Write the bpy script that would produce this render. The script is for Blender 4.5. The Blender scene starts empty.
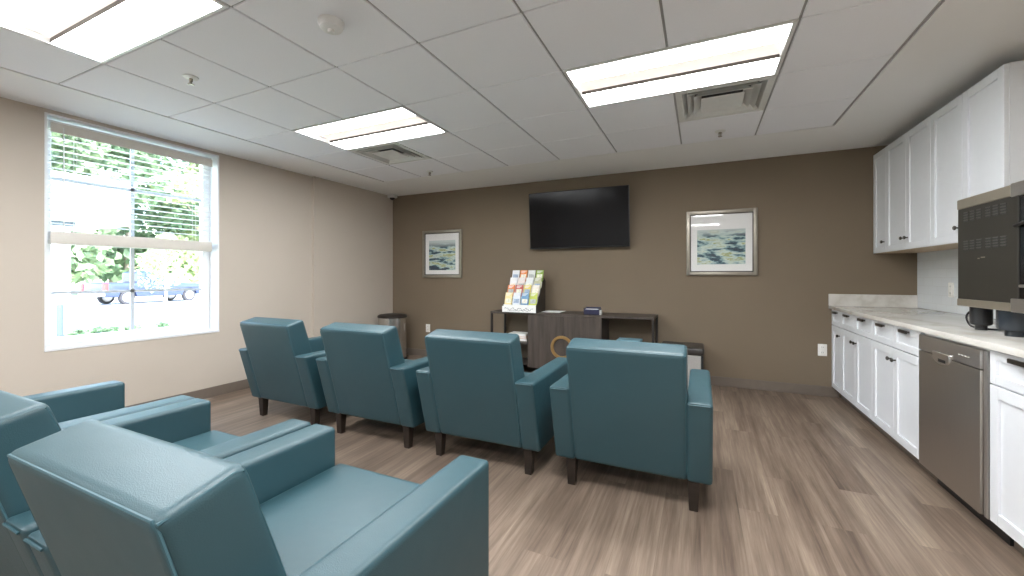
import bpy, bmesh, math, random
from mathutils import Vector, Matrix

random.seed(7)
PI = math.pi
scene = bpy.context.scene
COL = scene.collection

# ------------------------------------------------------------------ room numbers (metres)
CEIL = 2.4705
XL, XJ, XR = -4.465, -4.425, 1.85        # left wall, its far jog, right wall
YB, YF = 5.08, -2.70                      # far wall, wall behind the camera
TILE = 0.6096
GX0, GY0 = -3.218, 1.187                  # a node of the ceiling grid

# ------------------------------------------------------------------ materials
def srgb(r, g, b):
    f = lambda c: (c / 255 / 12.92) if c / 255 <= 0.04045 else ((c / 255 + 0.055) / 1.055) ** 2.4
    return (f(r), f(g), f(b), 1.0)

def new_mat(name):
    m = bpy.data.materials.new(name)
    m.use_nodes = True
    nt = m.node_tree
    return m, nt, nt.nodes['Principled BSDF'], nt.nodes['Material Output']

def N(nt, kind, **kw):
    n = nt.nodes.new(kind)
    for k, v in kw.items():
        setattr(n, k, v)
    return n

def coords(nt, scale=(1, 1, 1), rot=(0, 0, 0), loc=(0, 0, 0)):
    tc = N(nt, 'ShaderNodeTexCoord'); mp = N(nt, 'ShaderNodeMapping')
    mp.inputs['Scale'].default_value = scale; mp.inputs['Rotation'].default_value = rot
    mp.inputs['Location'].default_value = loc
    nt.links.new(tc.outputs['Object'], mp.inputs['Vector'])
    return mp.outputs['Vector']

def noise(nt, vec, scale, detail=4, rough=0.6):
    n = N(nt, 'ShaderNodeTexNoise')
    n.inputs['Scale'].default_value = scale; n.inputs['Detail'].default_value = detail
    n.inputs['Roughness'].default_value = rough
    nt.links.new(vec, n.inputs['Vector'])
    return n.outputs['Fac']

def ramp(nt, fac, stops):
    r = N(nt, 'ShaderNodeValToRGB')
    el = r.color_ramp.elements
    while len(el) < len(stops): el.new(0.5)
    for e, (p, c) in zip(el, stops):
        e.position = p; e.color = c
    nt.links.new(fac, r.inputs['Fac'])
    return r.outputs['Color']

def bump(nt, bsdf, height, strength, dist=0.002):
    b = N(nt, 'ShaderNodeBump')
    b.inputs['Strength'].default_value = strength; b.inputs['Distance'].default_value = dist
    nt.links.new(height, b.inputs['Height']); nt.links.new(b.outputs['Normal'], bsdf.inputs['Normal'])

def simple(name, col, rough=0.5, metal=0.0, spec=0.5, var=0.06, nscale=20, bmp=0.0, bscale=200, bdist=0.001, coat=0):
    m, nt, b, o = new_mat(name)
    v = coords(nt)
    f = noise(nt, v, nscale)
    lo = tuple(c * (1 - var) for c in col[:3]) + (1,); hi = tuple(min(1, c * (1 + var)) for c in col[:3]) + (1,)
    nt.links.new(ramp(nt, f, [(0.3, lo), (0.7, hi)]), b.inputs['Base Color'])
    b.inputs['Roughness'].default_value = rough; b.inputs['Metallic'].default_value = metal
    b.inputs['Specular IOR Level'].default_value = spec; b.inputs['Coat Weight'].default_value = coat
    if bmp: bump(nt, b, noise(nt, v, bscale, 3), bmp, bdist)
    return m

M = {}
M['wall_beige'] = simple('wall_beige', (0.525, 0.464, 0.395, 1), 0.75, spec=0.3, var=0.015, nscale=2, bmp=0.15, bscale=150)
M['wall_brown'] = simple('wall_brown', (0.192, 0.148, 0.102, 1), 0.7, spec=0.3, var=0.02, nscale=2, bmp=0.15, bscale=150)
M['drywall'] = simple('ceiling_paint', (0.86, 0.855, 0.84, 1), 0.85, spec=0.2, var=0.01, nscale=2)
M['tile'] = simple('ceiling_tile', (0.90, 0.905, 0.935, 1), 0.9, spec=0.15, var=0.03, nscale=300, bmp=0.3, bscale=350, bdist=0.001)
M['grid'] = simple('grid_metal', (0.38, 0.38, 0.37, 1), 0.5, spec=0.4, var=0.02)
M['white_metal'] = simple('white_enamel', (0.78, 0.78, 0.76, 1), 0.4, var=0.015)
M['vent_grey'] = simple('vent_enamel', (0.74, 0.74, 0.71, 1), 0.45, var=0.03)
M['louvre_grey'] = simple('louvre_grey', (0.085, 0.082, 0.075, 1), 0.45, var=0.05)
M['vent_dark'] = simple('vent_throat', (0.06, 0.06, 0.06, 1), 0.7)
M['baseboard'] = simple('vinyl_base', (0.155, 0.125, 0.10, 1), 0.5, var=0.04)
M['white_trim'] = simple('window_vinyl', (0.80, 0.81, 0.82, 1), 0.35, var=0.01)
M['muntin_shaded'] = simple('muntin_shaded', (0.52, 0.56, 0.60, 1), 0.4, var=0.02)  # shade on the bars against the bright outside, put into a darker grey
M['slat'] = simple('blind_slat', (0.74, 0.74, 0.72, 1), 0.45, var=0.01)
M['blind_rail'] = simple('blind_rail', (0.66, 0.62, 0.56, 1), 0.5, var=0.02)
M['cab_white'] = simple('cabinet_white', (0.75, 0.765, 0.79, 1), 0.35, var=0.01)
M['cab_inside'] = simple('cabinet_maple', (0.55, 0.42, 0.28, 1), 0.5, var=0.1)
M['bronze'] = simple('dark_bronze', (0.055, 0.047, 0.04, 1), 0.35, metal=0.7, var=0.1)
M['black'] = simple('black_plastic', (0.016, 0.016, 0.017, 1), 0.4, var=0.1)
M['black_metal'] = simple('black_enamel', (0.026, 0.023, 0.018, 1), 0.45, var=0.06, spec=0.4)
M['dark_steel'] = simple('blackened_steel', (0.028, 0.023, 0.02, 1), 0.45, metal=0.3, var=0.1)
M['champagne'] = simple('champagne_frame', (0.30, 0.272, 0.225, 1), 0.35, metal=0.6, var=0.06)
M['mat_white'] = simple('mat_board', (0.80, 0.79, 0.77, 1), 0.8, var=0.01)
M['leg_wood'] = simple('espresso_wood', (0.022, 0.015, 0.011, 1), 0.45, var=0.25, nscale=30)
M['paper'] = simple('white_paper', (0.82, 0.82, 0.80, 1), 0.6, var=0.01)
M['navy'] = simple('navy_plastic', (0.022, 0.022, 0.055, 1), 0.4, var=0.1)
M['brass'] = simple('brass_ring', (0.33, 0.20, 0.075, 1), 0.4, metal=0.35, var=0.1)
M['outlet'] = simple('outlet_plastic', (0.80, 0.78, 0.73, 1), 0.35, var=0.01)
M['outlet_dark'] = simple('outlet_slot', (0.12, 0.11, 0.1, 1), 0.5)
M['ottoman_top'] = simple('ottoman_leatherette', (0.035, 0.031, 0.028, 1), 0.35, var=0.08, bmp=0.2)
M['ottoman_side'] = simple('ottoman_fabric', (0.33, 0.31, 0.29, 1), 0.8, var=0.1, nscale=120)
M['trim_taupe'] = simple('taupe_steel_band', (0.30, 0.265, 0.21, 1), 0.35, metal=0.55, var=0.04)
M['foot_blue'] = simple('machine_foot', (0.022, 0.028, 0.036, 1), 0.22, var=0.1)

# brushed steel
def steel(name, col, rough, axis):
    m, nt, b, o = new_mat(name)
    sc = [6, 6, 6]; sc[axis] = 500
    v = coords(nt, tuple(sc))
    f = noise(nt, v, 1.0, 2)
    nt.links.new(ramp(nt, f, [(0.3, tuple(c * .92 for c in col) + (1,)), (0.7, col + (1,))]), b.inputs['Base Color'])
    b.inputs['Metallic'].default_value = 0.9; b.inputs['Roughness'].default_value = rough
    return m
M['steel'] = steel('brushed_steel', (0.44, 0.41, 0.375), 0.33, 1)
M['steel_light'] = steel('steel_control_strip', (0.56, 0.54, 0.52), 0.3, 2)
M['steel_can'] = steel('steel_bin', (0.55, 0.53, 0.50), 0.25, 2)
M['chrome'] = simple('chrome', (0.9, 0.9, 0.9, 1), 0.30, metal=1.0, var=0.01)

# teal vinyl
def vinyl():
    m, nt, b, o = new_mat('teal_vinyl')
    v = coords(nt)
    f = noise(nt, v, 3.5, 3)
    nt.links.new(ramp(nt, f, [(0.3, (0.0175, 0.060, 0.075, 1)), (0.7, (0.021, 0.067, 0.083, 1))]), b.inputs['Base Color'])
    b.inputs['Roughness'].default_value = 0.46; b.inputs['Specular IOR Level'].default_value = 0.74
    vo = N(nt, 'ShaderNodeTexVoronoi'); vo.inputs['Scale'].default_value = 420
    nt.links.new(v, vo.inputs['Vector'])
    n2 = noise(nt, v, 7, 2)
    ad = N(nt, 'ShaderNodeMath', operation='MULTIPLY_ADD'); ad.inputs[1].default_value = 0.12
    nt.links.new(vo.outputs['Distance'], ad.inputs[0]); nt.links.new(n2, ad.inputs[2])
    bump(nt, b, ad.outputs[0], 0.35, 0.006)
    return m
M['vinyl'] = vinyl()
M['piping'] = simple('vinyl_piping', (0.036, 0.092, 0.112, 1), 0.45, var=0.05)

# vinyl plank floor, planks run along y
def floor_mat():
    m, nt, b, o = new_mat('plank_floor')
    v = coords(nt, rot=(0, 0, PI / 2))
    br = N(nt, 'ShaderNodeTexBrick')
    br.offset = 0.37; br.offset_frequency = 2
    br.inputs['Color1'].default_value = (0, 0, 0, 1); br.inputs['Color2'].default_value = (1, 1, 1, 1)
    br.inputs['Mortar'].default_value = (0.5, 0.5, 0.5, 1)
    br.inputs['Scale'].default_value = 1.0; br.inputs['Mortar Size'].default_value = 0.0007
    br.inputs['Mortar Smooth'].default_value = 0.1
    br.inputs['Brick Width'].default_value = 1.22; br.inputs['Row Height'].default_value = 0.178
    nt.links.new(v, br.inputs['Vector'])
    tint = N(nt, 'ShaderNodeSeparateColor'); nt.links.new(br.outputs['Color'], tint.inputs[0])
    # grain, stretched along the plank, shifted per plank
    cx = N(nt, 'ShaderNodeCombineXYZ'); mul = N(nt, 'ShaderNodeMath', operation='MULTIPLY'); mul.inputs[1].default_value = 37
    nt.links.new(tint.outputs[0], mul.inputs[0]); nt.links.new(mul.outputs[0], cx.inputs['Z'])
    va = N(nt, 'ShaderNodeVectorMath', operation='ADD'); nt.links.new(v, va.inputs[0]); nt.links.new(cx.outputs[0], va.inputs[1])
    s1 = N(nt, 'ShaderNodeMapping'); s1.inputs['Scale'].default_value = (0.8, 11, 1); nt.links.new(va.outputs[0], s1.inputs['Vector'])
    s2 = N(nt, 'ShaderNodeMapping'); s2.inputs['Scale'].default_value = (2.5, 70, 1); nt.links.new(va.outputs[0], s2.inputs['Vector'])
    g1 = noise(nt, s1.outputs[0], 1.0, 5, 0.6); g2 = noise(nt, s2.outputs[0], 1.0, 4, 0.65)
    def madd(a, k, c):
        n = N(nt, 'ShaderNodeMath', operation='MULTIPLY_ADD'); n.inputs[1].default_value = k
        nt.links.new(a, n.inputs[0])
        if isinstance(c, (int, float)): n.inputs[2].default_value = c
        else: nt.links.new(c, n.inputs[2])
        return n.outputs[0]
    f = madd(tint.outputs[0], 0.10, madd(g1, 0.80, madd(g2, 0.50, -0.24)))
    c = ramp(nt, f, [(0.25, (0.100, 0.069, 0.051, 1)), (0.45, (0.178, 0.131, 0.098, 1)), (0.60, (0.255, 0.194, 0.146, 1)), (0.78, (0.42, 0.326, 0.240, 1))])
    mix = N(nt, 'ShaderNodeMix', data_type='RGBA'); mix.inputs[7].default_value = (0.15, 0.112, 0.085, 1)
    nt.links.new(br.outputs['Fac'], mix.inputs[0]); nt.links.new(c, mix.inputs[6])
    nt.links.new(mix.outputs[2], b.inputs['Base Color'])
    b.inputs['Roughness'].default_value = 0.42; b.inputs['Specular IOR Level'].default_value = 0.4
    bump(nt, b, g2, 0.12, 0.001)
    return m
M['floor'] = floor_mat()

def backsplash_mat():
    m, nt, b, o = new_mat('subway_tile')
    v = coords(nt, rot=(0, PI / 2, PI / 2))
    tc = N(nt, 'ShaderNodeTexCoord'); sp = N(nt, 'ShaderNodeSeparateXYZ'); cb = N(nt, 'ShaderNodeCombineXYZ')
    nt.links.new(tc.outputs['Object'], sp.inputs[0]); nt.links.new(sp.outputs['Y'], cb.inputs['X']); nt.links.new(sp.outputs['Z'], cb.inputs['Y'])
    br = N(nt, 'ShaderNodeTexBrick')
    br.inputs['Color1'].default_value = (0.74, 0.765, 0.78, 1); br.inputs['Color2'].default_value = (0.70, 0.73, 0.75, 1)
    br.inputs['Mortar'].default_value = (0.66, 0.67, 0.67, 1); br.inputs['Scale'].default_value = 1
    br.inputs['Mortar Size'].default_value = 0.0015; br.inputs['Brick Width'].default_value = 0.15; br.inputs['Row Height'].default_value = 0.075
    nt.links.new(cb.outputs[0], br.inputs['Vector']); nt.links.new(br.outputs['Color'], b.inputs['Base Color'])
    b.inputs['Roughness'].default_value = 0.2
    return m
M['subway'] = backsplash_mat()

def quartz_mat():
    m, nt, b, o = new_mat('veined_quartz')
    v = coords(nt, (1, 1, 1), (0.4, 0.7, 0.5))
    n1 = noise(nt, v, 1.4, 6, 0.55)
    d = N(nt, 'ShaderNodeMath', operation='SUBTRACT'); d.inputs[1].default_value = 0.5; nt.links.new(n1, d.inputs[0])
    a = N(nt, 'ShaderNodeMath', operation='ABSOLUTE'); nt.links.new(d.outputs[0], a.inputs[0])
    c = ramp(nt, a.outputs[0], [(0.0, (0.55, 0.515, 0.46, 1)), (0.03, (0.63, 0.60, 0.55, 1)), (0.09, (0.70, 0.675, 0.63, 1)), (0.4, (0.76, 0.735, 0.69, 1))])
    nt.links.new(c, b.inputs['Base Color']); b.inputs['Roughness'].default_value = 0.13
    return m
M['quartz'] = quartz_mat()

def wood_mat():
    m, nt, b, o = new_mat('grey_brown_oak')
    v = coords(nt, (14, 14, 1.2))
    g = noise(nt, v, 2.0, 5)
    nt.links.new(ramp(nt, g, [(0.3, (0.036, 0.027, 0.021, 1)), (0.7, (0.080, 0.062, 0.050, 1))]), b.inputs['Base Color'])
    b.inputs['Roughness'].default_value = 0.5
    bump(nt, b, g, 0.15, 0.001)
    return m
M['credenza_wood'] = wood_mat()

def emit_mat(name, col, strength):
    m = bpy.data.materials.new(name); m.use_nodes = True; nt = m.node_tree
    b = nt.nodes['Principled BSDF']
    b.inputs['Base Color'].default_value = (0.8, 0.8, 0.8, 1)
    b.inputs['Emission Color'].default_value = col; b.inputs['Emission Strength'].default_value = strength
    return m
M['lens'] = emit_mat('lit_lens', (0.955, 0.98, 1.0, 1), 7.4)
M['basket'] = emit_mat('lit_basket', (1.0, 0.88, 0.80, 1), 0.16)
M['basket'].node_tree.nodes['Principled BSDF'].inputs['Base Color'].default_value = (0.60, 0.53, 0.48, 1)

def glass_mat(name, tint=(1, 1, 1, 1), f=1.0):
    m = bpy.data.materials.new(name); m.use_nodes = True; nt = m.node_tree
    nt.nodes.remove(nt.nodes['Principled BSDF']); out = nt.nodes['Material Output']
    t = N(nt, 'ShaderNodeBsdfTransparent'); t.inputs[0].default_value = tint
    g = N(nt, 'ShaderNodeBsdfGlossy'); g.inputs['Roughness'].default_value = 0.02
    fr = N(nt, 'ShaderNodeFresnel'); fr.inputs['IOR'].default_value = 1.45
    mu = N(nt, 'ShaderNodeMath', operation='MULTIPLY'); mu.inputs[1].default_value = f
    nt.links.new(fr.outputs[0], mu.inputs[0])
    ge = N(nt, 'ShaderNodeNewGeometry'); inv = N(nt, 'ShaderNodeMath', operation='SUBTRACT'); inv.inputs[0].default_value = 1.0
    nt.links.new(ge.outputs['Backfacing'], inv.inputs[1])
    m2 = N(nt, 'ShaderNodeMath', operation='MULTIPLY', use_clamp=True)
    nt.links.new(mu.outputs[0], m2.inputs[0]); nt.links.new(inv.outputs[0], m2.inputs[1])
    mx = N(nt, 'ShaderNodeMixShader')
    nt.links.new(m2.outputs[0], mx.inputs[0]); nt.links.new(t.outputs[0], mx.inputs[1]); nt.links.new(g.outputs[0], mx.inputs[2])
    nt.links.new(mx.outputs[0], out.inputs['Surface'])
    return m
M['pane'] = glass_mat('window_glass')
M['picture_glass'] = glass_mat('picture_glass', f=1.6)

def screen_mat():
    m, nt, b, o = new_mat('tv_screen')
    f = noise(nt, coords(nt), 3, 2)
    nt.links.new(ramp(nt, f, [(0.3, (0.003, 0.003, 0.004, 1)), (0.7, (0.005, 0.005, 0.006, 1))]), b.inputs['Base Color'])
    b.inputs['Roughness'].default_value = 0.13; b.inputs['Specular IOR Level'].default_value = 0.22
    return m
M['screen'] = screen_mat()

# abstract landscape print: horizontal brushy bands
def art_mat(name, off):
    m, nt, b, o = new_mat(name)
    tc = N(nt, 'ShaderNodeTexCoord')
    sp = N(nt, 'ShaderNodeSeparateXYZ'); nt.links.new(tc.outputs['Object'], sp.inputs[0])
    mp = N(nt, 'ShaderNodeMapping'); mp.inputs['Scale'].default_value = (3.2, 1, 13); mp.inputs['Location'].default_value = (off, off * 2, off)
    mp.inputs['Rotation'].default_value = (0, 0.12, 0)
    nt.links.new(tc.outputs['Object'], mp.inputs['Vector'])
    n1 = noise(nt, mp.outputs[0], 1.25, 4, 0.6)
    c = ramp(nt, n1, [(0.40, (0.015, 0.035, 0.060, 1)), (0.45, (0.035, 0.10, 0.13, 1)), (0.48, (0.28, 0.42, 0.42, 1)), (0.55, (0.60, 0.68, 0.60, 1)), (0.60, (0.28, 0.32, 0.10, 1)), (0.65, (0.70, 0.70, 0.52, 1))])
    # calm pale sky in the top third
    gt = N(nt, 'ShaderNodeMapRange'); gt.inputs['From Min'].default_value = 0.11; gt.inputs['From Max'].default_value = 0.20
    nt.links.new(sp.outputs['Z'], gt.inputs['Value'])
    mix = N(nt, 'ShaderNodeMix', data_type='RGBA'); mix.inputs[7].default_value = (0.56, 0.62, 0.60, 1)
    nt.links.new(gt.outputs[0], mix.inputs[0]); nt.links.new(c, mix.inputs[6])
    nt.links.new(mix.outputs[2], b.inputs['Base Color'])
    b.inputs['Roughness'].default_value = 0.7
    return m
M['art_a'] = art_mat('marsh_print_a', 3.3)
M['art_b'] = art_mat('marsh_print_b', 8.1)

# outside
def grass_mat():
    m, nt, b, o = new_mat('lawn')
    f = noise(nt, coords(nt), 1.5, 6)
    nt.links.new(ramp(nt, f, [(0.3, (0.40, 0.45, 0.30, 1)), (0.7, (0.54, 0.57, 0.44, 1))]), b.inputs['Base Color'])
    b.inputs['Roughness'].default_value = 0.9
    return m
M['grass'] = grass_mat()
M['asphalt'] = simple('pale_asphalt', (0.42, 0.42, 0.43, 1), 0.9, var=0.1, nscale=3)
M['white_stucco'] = simple('white_stucco', (0.82, 0.83, 0.85, 1), 0.8, var=0.02)
M['bollard'] = simple('bollard_paint', (0.040, 0.056, 0.080, 1), 0.5, var=0.05)
M['truck_paint'] = simple('truck_blue', (0.016, 0.030, 0.075, 1), 0.3, var=0.03, coat=0.5)
M['truck_glass'] = simple('truck_glass', (0.03, 0.05, 0.08, 1), 0.1, var=0.02)
M['tyre'] = simple('tyre', (0.03, 0.03, 0.035, 1), 0.8)
M['rim'] = simple('wheel_rim', (0.5, 0.5, 0.52, 1), 0.3, metal=0.6)
M['tail_red'] = simple('tail_light', (0.65, 0.03, 0.03, 1), 0.3)
M['bark'] = simple('bark', (0.30, 0.25, 0.20, 1), 0.9, var=0.3, nscale=6)
M['pale_bark'] = simple('pale_bark', (0.68, 0.66, 0.60, 1), 0.9, var=0.1, nscale=6)
def leaf_mat(name, a, bcol):
    m, nt, b, o = new_mat(name)
    f = noise(nt, coords(nt), 0.8, 3)
    nt.links.new(ramp(nt, f, [(0.35, a), (0.65, bcol)]), b.inputs['Base Color'])
    b.inputs['Roughness'].default_value = 0.6
    tr = N(nt, 'ShaderNodeBsdfTranslucent'); tr.inputs[0].default_value = bcol
    mx = N(nt, 'ShaderNodeMixShader'); mx.inputs[0].default_value = 0.35
    nt.links.new(b.outputs[0], mx.inputs[1]); nt.links.new(tr.outputs[0], mx.inputs[2]); nt.links.new(mx.outputs[0], o.inputs['Surface'])
    return m
M['leaf_a'] = leaf_mat('leaf_green', (0.13, 0.20, 0.11, 1), (0.28, 0.37, 0.22, 1))
M['leaf_b'] = leaf_mat('leaf_yellow_green', (0.27, 0.36, 0.18, 1), (0.44, 0.51, 0.28, 1))
M['leaf_c'] = leaf_mat('leaf_deep_green', (0.09, 0.16, 0.09, 1), (0.19, 0.28, 0.16, 1))

# ------------------------------------------------------------------ mesh helpers
class MB:
    """collects shapes into one mesh"""
    def __init__(self): self.bm = bmesh.new()
    def _merge(self, b, mtx=None):
        if mtx is not None: bmesh.ops.transform(b, matrix=mtx, verts=b.verts)
        me = bpy.data.meshes.new('tmp'); b.to_mesh(me); b.free()
        self.bm.from_mesh(me); bpy.data.meshes.remove(me)
    def box(self, x0, x1, y0, y1, z0, z1, bev=0.0, seg=2, mtx=None):
        b = bmesh.new()
        bmesh.ops.create_cube(b, size=1)
        for v in b.verts:
            v.co = Vector((x0 + (v.co.x + .5) * (x1 - x0), y0 + (v.co.y + .5) * (y1 - y0), z0 + (v.co.z + .5) * (z1 - z0)))
        if bev: bmesh.ops.bevel(b, geom=list(b.edges), offset=bev, segments=seg, profile=0.6, affect='EDGES')
        self._merge(b, mtx); return self
    def prism(self, pts, a0, a1, axis='x', bev=0.0, seg=3, mtx=None):
        """polygon pts extruded along axis; pts are the other two coordinates in order"""
        b = bmesh.new()
        def P(p, a):
            return {'x': (a, p[0], p[1]), 'y': (p[0], a, p[1]), 'z': (p[0], p[1], a)}[axis]
        v0 = [b.verts.new(P(p, a0)) for p in pts]; v1 = [b.verts.new(P(p, a1)) for p in pts]
        b.faces.new(v0); b.faces.new(list(reversed(v1)))
        n = len(pts)
        for i in range(n): b.faces.new((v0[i], v1[i], v1[(i + 1) % n], v0[(i + 1) % n]))
        bmesh.ops.recalc_face_normals(b, faces=b.faces)
        if bev: bmesh.ops.bevel(b, geom=list(b.edges), offset=bev, segments=seg, profile=0.6, affect='EDGES')
        self._merge(b, mtx); return self
    def lathe(self, prof, c=(0, 0, 0), n=32, axis='z'):
        """profile [(r, h)] turned about an axis through c"""
        b = bmesh.new(); rings = []
        for r, h in prof:
            ring = []
            for k in range(n):
                a = 2 * PI * k / n
                p = (r * math.cos(a), r * math.sin(a), h)
                if axis == 'x': p = (h, p[0], p[1])
                elif axis == 'y': p = (p[0], h, p[1])
                ring.append(b.verts.new((p[0] + c[0], p[1] + c[1], p[2] + c[2])))
            rings.append(ring)
        for i in range(len(rings) - 1):
            for k in range(n):
                b.faces.new((rings[i][k], rings[i][(k + 1) % n], rings[i + 1][(k + 1) % n], rings[i + 1][k]))
        b.faces.new(rings[0]); b.faces.new(rings[-1])
        bmesh.ops.remove_doubles(b, verts=b.verts, dist=1e-6)
        bmesh.ops.recalc_face_normals(b, faces=b.faces)
        self._merge(b); return self
    def tube(self, pts, r, n=8, closed=False):
        b = bmesh.new(); rings = []; m = len(pts)
        P = [Vector(p) for p in pts]
        for i in range(m):
            if closed: t = P[(i + 1) % m] - P[i - 1]
            else: t = P[min(i + 1, m - 1)] - P[max(i - 1, 0)]
            t.normalize()
            up = Vector((0, 0, 1)) if abs(t.z) < 0.9 else Vector((1, 0, 0))
            u = t.cross(up).normalized(); w = t.cross(u)
            rr = r[i] if isinstance(r, (list, tuple)) else r
            rings.append([b.verts.new(P[i] + u * rr * math.cos(2 * PI * k / n) + w * rr * math.sin(2 * PI * k / n)) for k in range(n)])
        for i in range(m if closed else m - 1):
            A, B = rings[i], rings[(i + 1) % m]
            for k in range(n): b.faces.new((A[k], A[(k + 1) % n], B[(k + 1) % n], B[k]))
        if not closed: b.faces.new(rings[0]); b.faces.new(list(reversed(rings[-1])))
        bmesh.ops.recalc_face_normals(b, faces=b.faces)
        self._merge(b); return self
    def build(self, name, mat, parent=None, loc=None, smooth=True):
        me = bpy.data.meshes.new(name); self.bm.to_mesh(me); self.bm.free()
        if smooth:
            me.polygons.foreach_set('use_smooth', [True] * len(me.polygons))
            me.set_sharp_from_angle(angle=math.radians(35))
        me.materials.append(M[mat] if isinstance(mat, str) else mat)
        o = bpy.data.objects.new(name, me); COL.objects.link(o)
        if parent is not None: o.parent = parent
        if loc is not None: o.location = loc
        return o

def tag(o, label, cat, group=None):
    o['label'] = label; o['category'] = cat
    if group: o['group'] = group
    return o
def thing(name, label, cat, loc=(0, 0, 0), rz=0.0, group=None):
    o = bpy.data.objects.new(name, None); COL.objects.link(o)
    o.empty_display_size = 0.1
    o.location = loc; o.rotation_euler = (0, 0, rz)
    return tag(o, label, cat, group)
def copy_tree(o, parent=None):
    c = o.copy(); COL.objects.link(c)
    if parent is not None: c.parent = parent
    for ch in list(o.children): copy_tree(ch, c)
    return c
def struct(o):
    o['kind'] = 'structure'; return o

# ------------------------------------------------------------------ room shell
struct(MB().box(XL - .2, XR + .2, YF - .2, YB + .2, -.12, 0).build('floor', 'floor'))
# left wall with window opening
WY0, WY1, WZ0, WZ1 = 1.312, 2.534, 0.655, 2.442
wl = MB()
wl.box(XL - .2, XL, YF, WY0, 0, 2.62); wl.box(XL - .2, XL, WY1, YB, 0, 2.62)
wl.box(XL - .2, XL, WY0, WY1, 0, WZ0); wl.box(XL - .2, XL, WY0, WY1, WZ1, 2.62)
wl.box(XL - .01, XJ, 3.63, YB, 0, CEIL)
struct(wl.build('wall_left', 'wall_beige'))
struct(MB().box(XL - .2, XR + .2, YB, YB + .2, 0, 2.62).build('wall_back', 'wall_brown'))
struct(MB().box(XR, XR + .2, YF, YB, 0, 2.62).build('wall_right', 'wall_beige'))
struct(MB().box(XL - .2, XR + .2, YF - .2, YF, 0, 2.62).build('wall_front', 'drywall'))  # out of view; white chosen to bounce more light into the room
# ceiling: drywall border, lay-in tiles, grid bars
gx = [GX0 + TILE * k for k in range(0, 7)]; gy = [GY0 + TILE * k for k in range(-5, 5)]
BX0, BX1, BY0, BY1 = GX0 - TILE, 1.0, gy[0] - TILE, gy[-1] + TILE
cl = MB()
cl.box(XL, BX0 - .015, YF, YB, CEIL, CEIL + .1); cl.box(BX1 + .013, XR, YF, YB, CEIL, CEIL + .1)
cl.box(BX0 - .015, BX1 + .013, BY1 + .005, YB, CEIL, CEIL + .1); cl.box(BX0 - .015, BX1 + .013, YF, BY0 - .005, CEIL, CEIL + .1)
ceil_o = struct(cl.build('ceiling', 'drywall'))
MB().box(XL - .25, XR + .25, YF - .25, YB + .25, 2.62, 2.8).build('slab', 'drywall', ceil_o)  # unseen roof slab, added to block the sun
xs = [BX0] + gx + [BX1]; ys = [BY0] + gy + [BY1]
LIGHTS = [(gx[0], gy[4]), (gx[4], gy[4]), (gx[0], gy[7]), (gx[4], gy[7]), (gx[0], gy[1]), (gx[4], gy[1])]   # 4 ft by 2 ft
VENTS = [(gx[0], gy[8]), (gx[5], gy[8])]
skip = set()
near = lambda a, b: abs(a - b) < .01
for lx, ly in LIGHTS:
    for i in range(len(xs) - 1):
        for j in range(len(ys) - 1):
            if near(ys[j], ly) and (near(xs[i], lx) or near(xs[i], lx + TILE)): skip.add((i, j))
for vx, vy in VENTS:
    for i in range(len(xs) - 1):
        for j in range(len(ys) - 1):
            if near(xs[i], vx) and near(ys[j], vy): skip.add((i, j))
ti = MB(); gr = MB(); G = .0068; GY = .0040
for i in range(len(xs) - 1):
    for j in range(len(ys) - 1):
        if (i, j) in skip: continue
        ti.box(xs[i] + G, xs[i + 1] - G, ys[j] + GY, ys[j + 1] - GY, CEIL, CEIL + .016, .003, 1)
ti.build('tiles', 'tile', ceil_o)
mids = [(lx + TILE, ly) for lx, ly in LIGHTS]
for x in xs:
    for j in range(len(ys) - 1):
        if any(near(x, mx) and near(ys[j], my) for mx, my in mids): continue
        gr.box(x - .012, x + .012, ys[j], ys[j + 1], CEIL + .010, CEIL + .04)
for y in ys: gr.box(BX0, BX1, y - .012, y + .012, CEIL + .0075, CEIL + .04)
gr.build('grid', 'grid', ceil_o)
# base trims
bb = .10
struct(MB().box(XJ + .011, 1.25, YB - .011, YB, 0, bb, .003, 1).build('baseboard_back', 'baseboard'))
b = MB(); b.box(XL, XL + .011, YF, 3.63, 0, bb, .003, 1); b.box(XJ, XJ + .011, 3.619, YB, 0, bb, .003, 1)
struct(b.build('baseboard_left', 'baseboard'))
struct(MB().box(XL + .011, XR, YF, YF + .011, 0, bb, .003, 1).build('baseboard_front', 'baseboard'))

# ------------------------------------------------------------------ window
FX0, FX1 = -4.665, -4.60
w = MB()                                     # white painted return of the opening
w.box(XL - .2, XL + .002, WY0 - .001, WY0 + .012, WZ0, WZ1); w.box(XL - .2, XL + .002, WY1 - .012, WY1 + .001, WZ0, WZ1)
w.box(XL - .2, XL + .002, WY0, WY1, WZ1 - .012, WZ1 + .001); w.box(XL - .2, XL + .006, WY0 - .002, WY1 + .002, WZ0 - .012, WZ0 + .012, .002, 1)
win = struct(w.build('window_1', 'white_trim'))
fy0, fy1, fz0, fz1 = WY0 + .012, WY1 - .012, WZ0 + .012, WZ1 - .012
f = MB()
f.box(FX0, FX1, fy0, fy0 + .065, fz0, fz1, .004, 1); f.box(FX0, FX1, fy1 - .065, fy1, fz0, fz1, .004, 1)
f.box(FX0 + .002, FX1 - .003, fy0 + .05, fy1 - .05, fz0 + .001, fz0 + .06, .004, 1); f.box(FX0 + .002, FX1 - .003, fy0 + .05, fy1 - .05, fz1 - .06, fz1 - .001, .004, 1)
f.box(FX0, FX1 + .005, fy0 + .06, fy1 - .06, 1.50, 1.55, .004, 1)
f.build('window_frame', 'white_trim', win)
g = MB()
g.box(FX0 + .02, FX0 + .035, 1.890, 1.916, fz0 + .05, 1.51); g.box(FX0 + .02, FX0 + .035, fy0 + .06, fy1 - .06, 1.068, 1.092)
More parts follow.
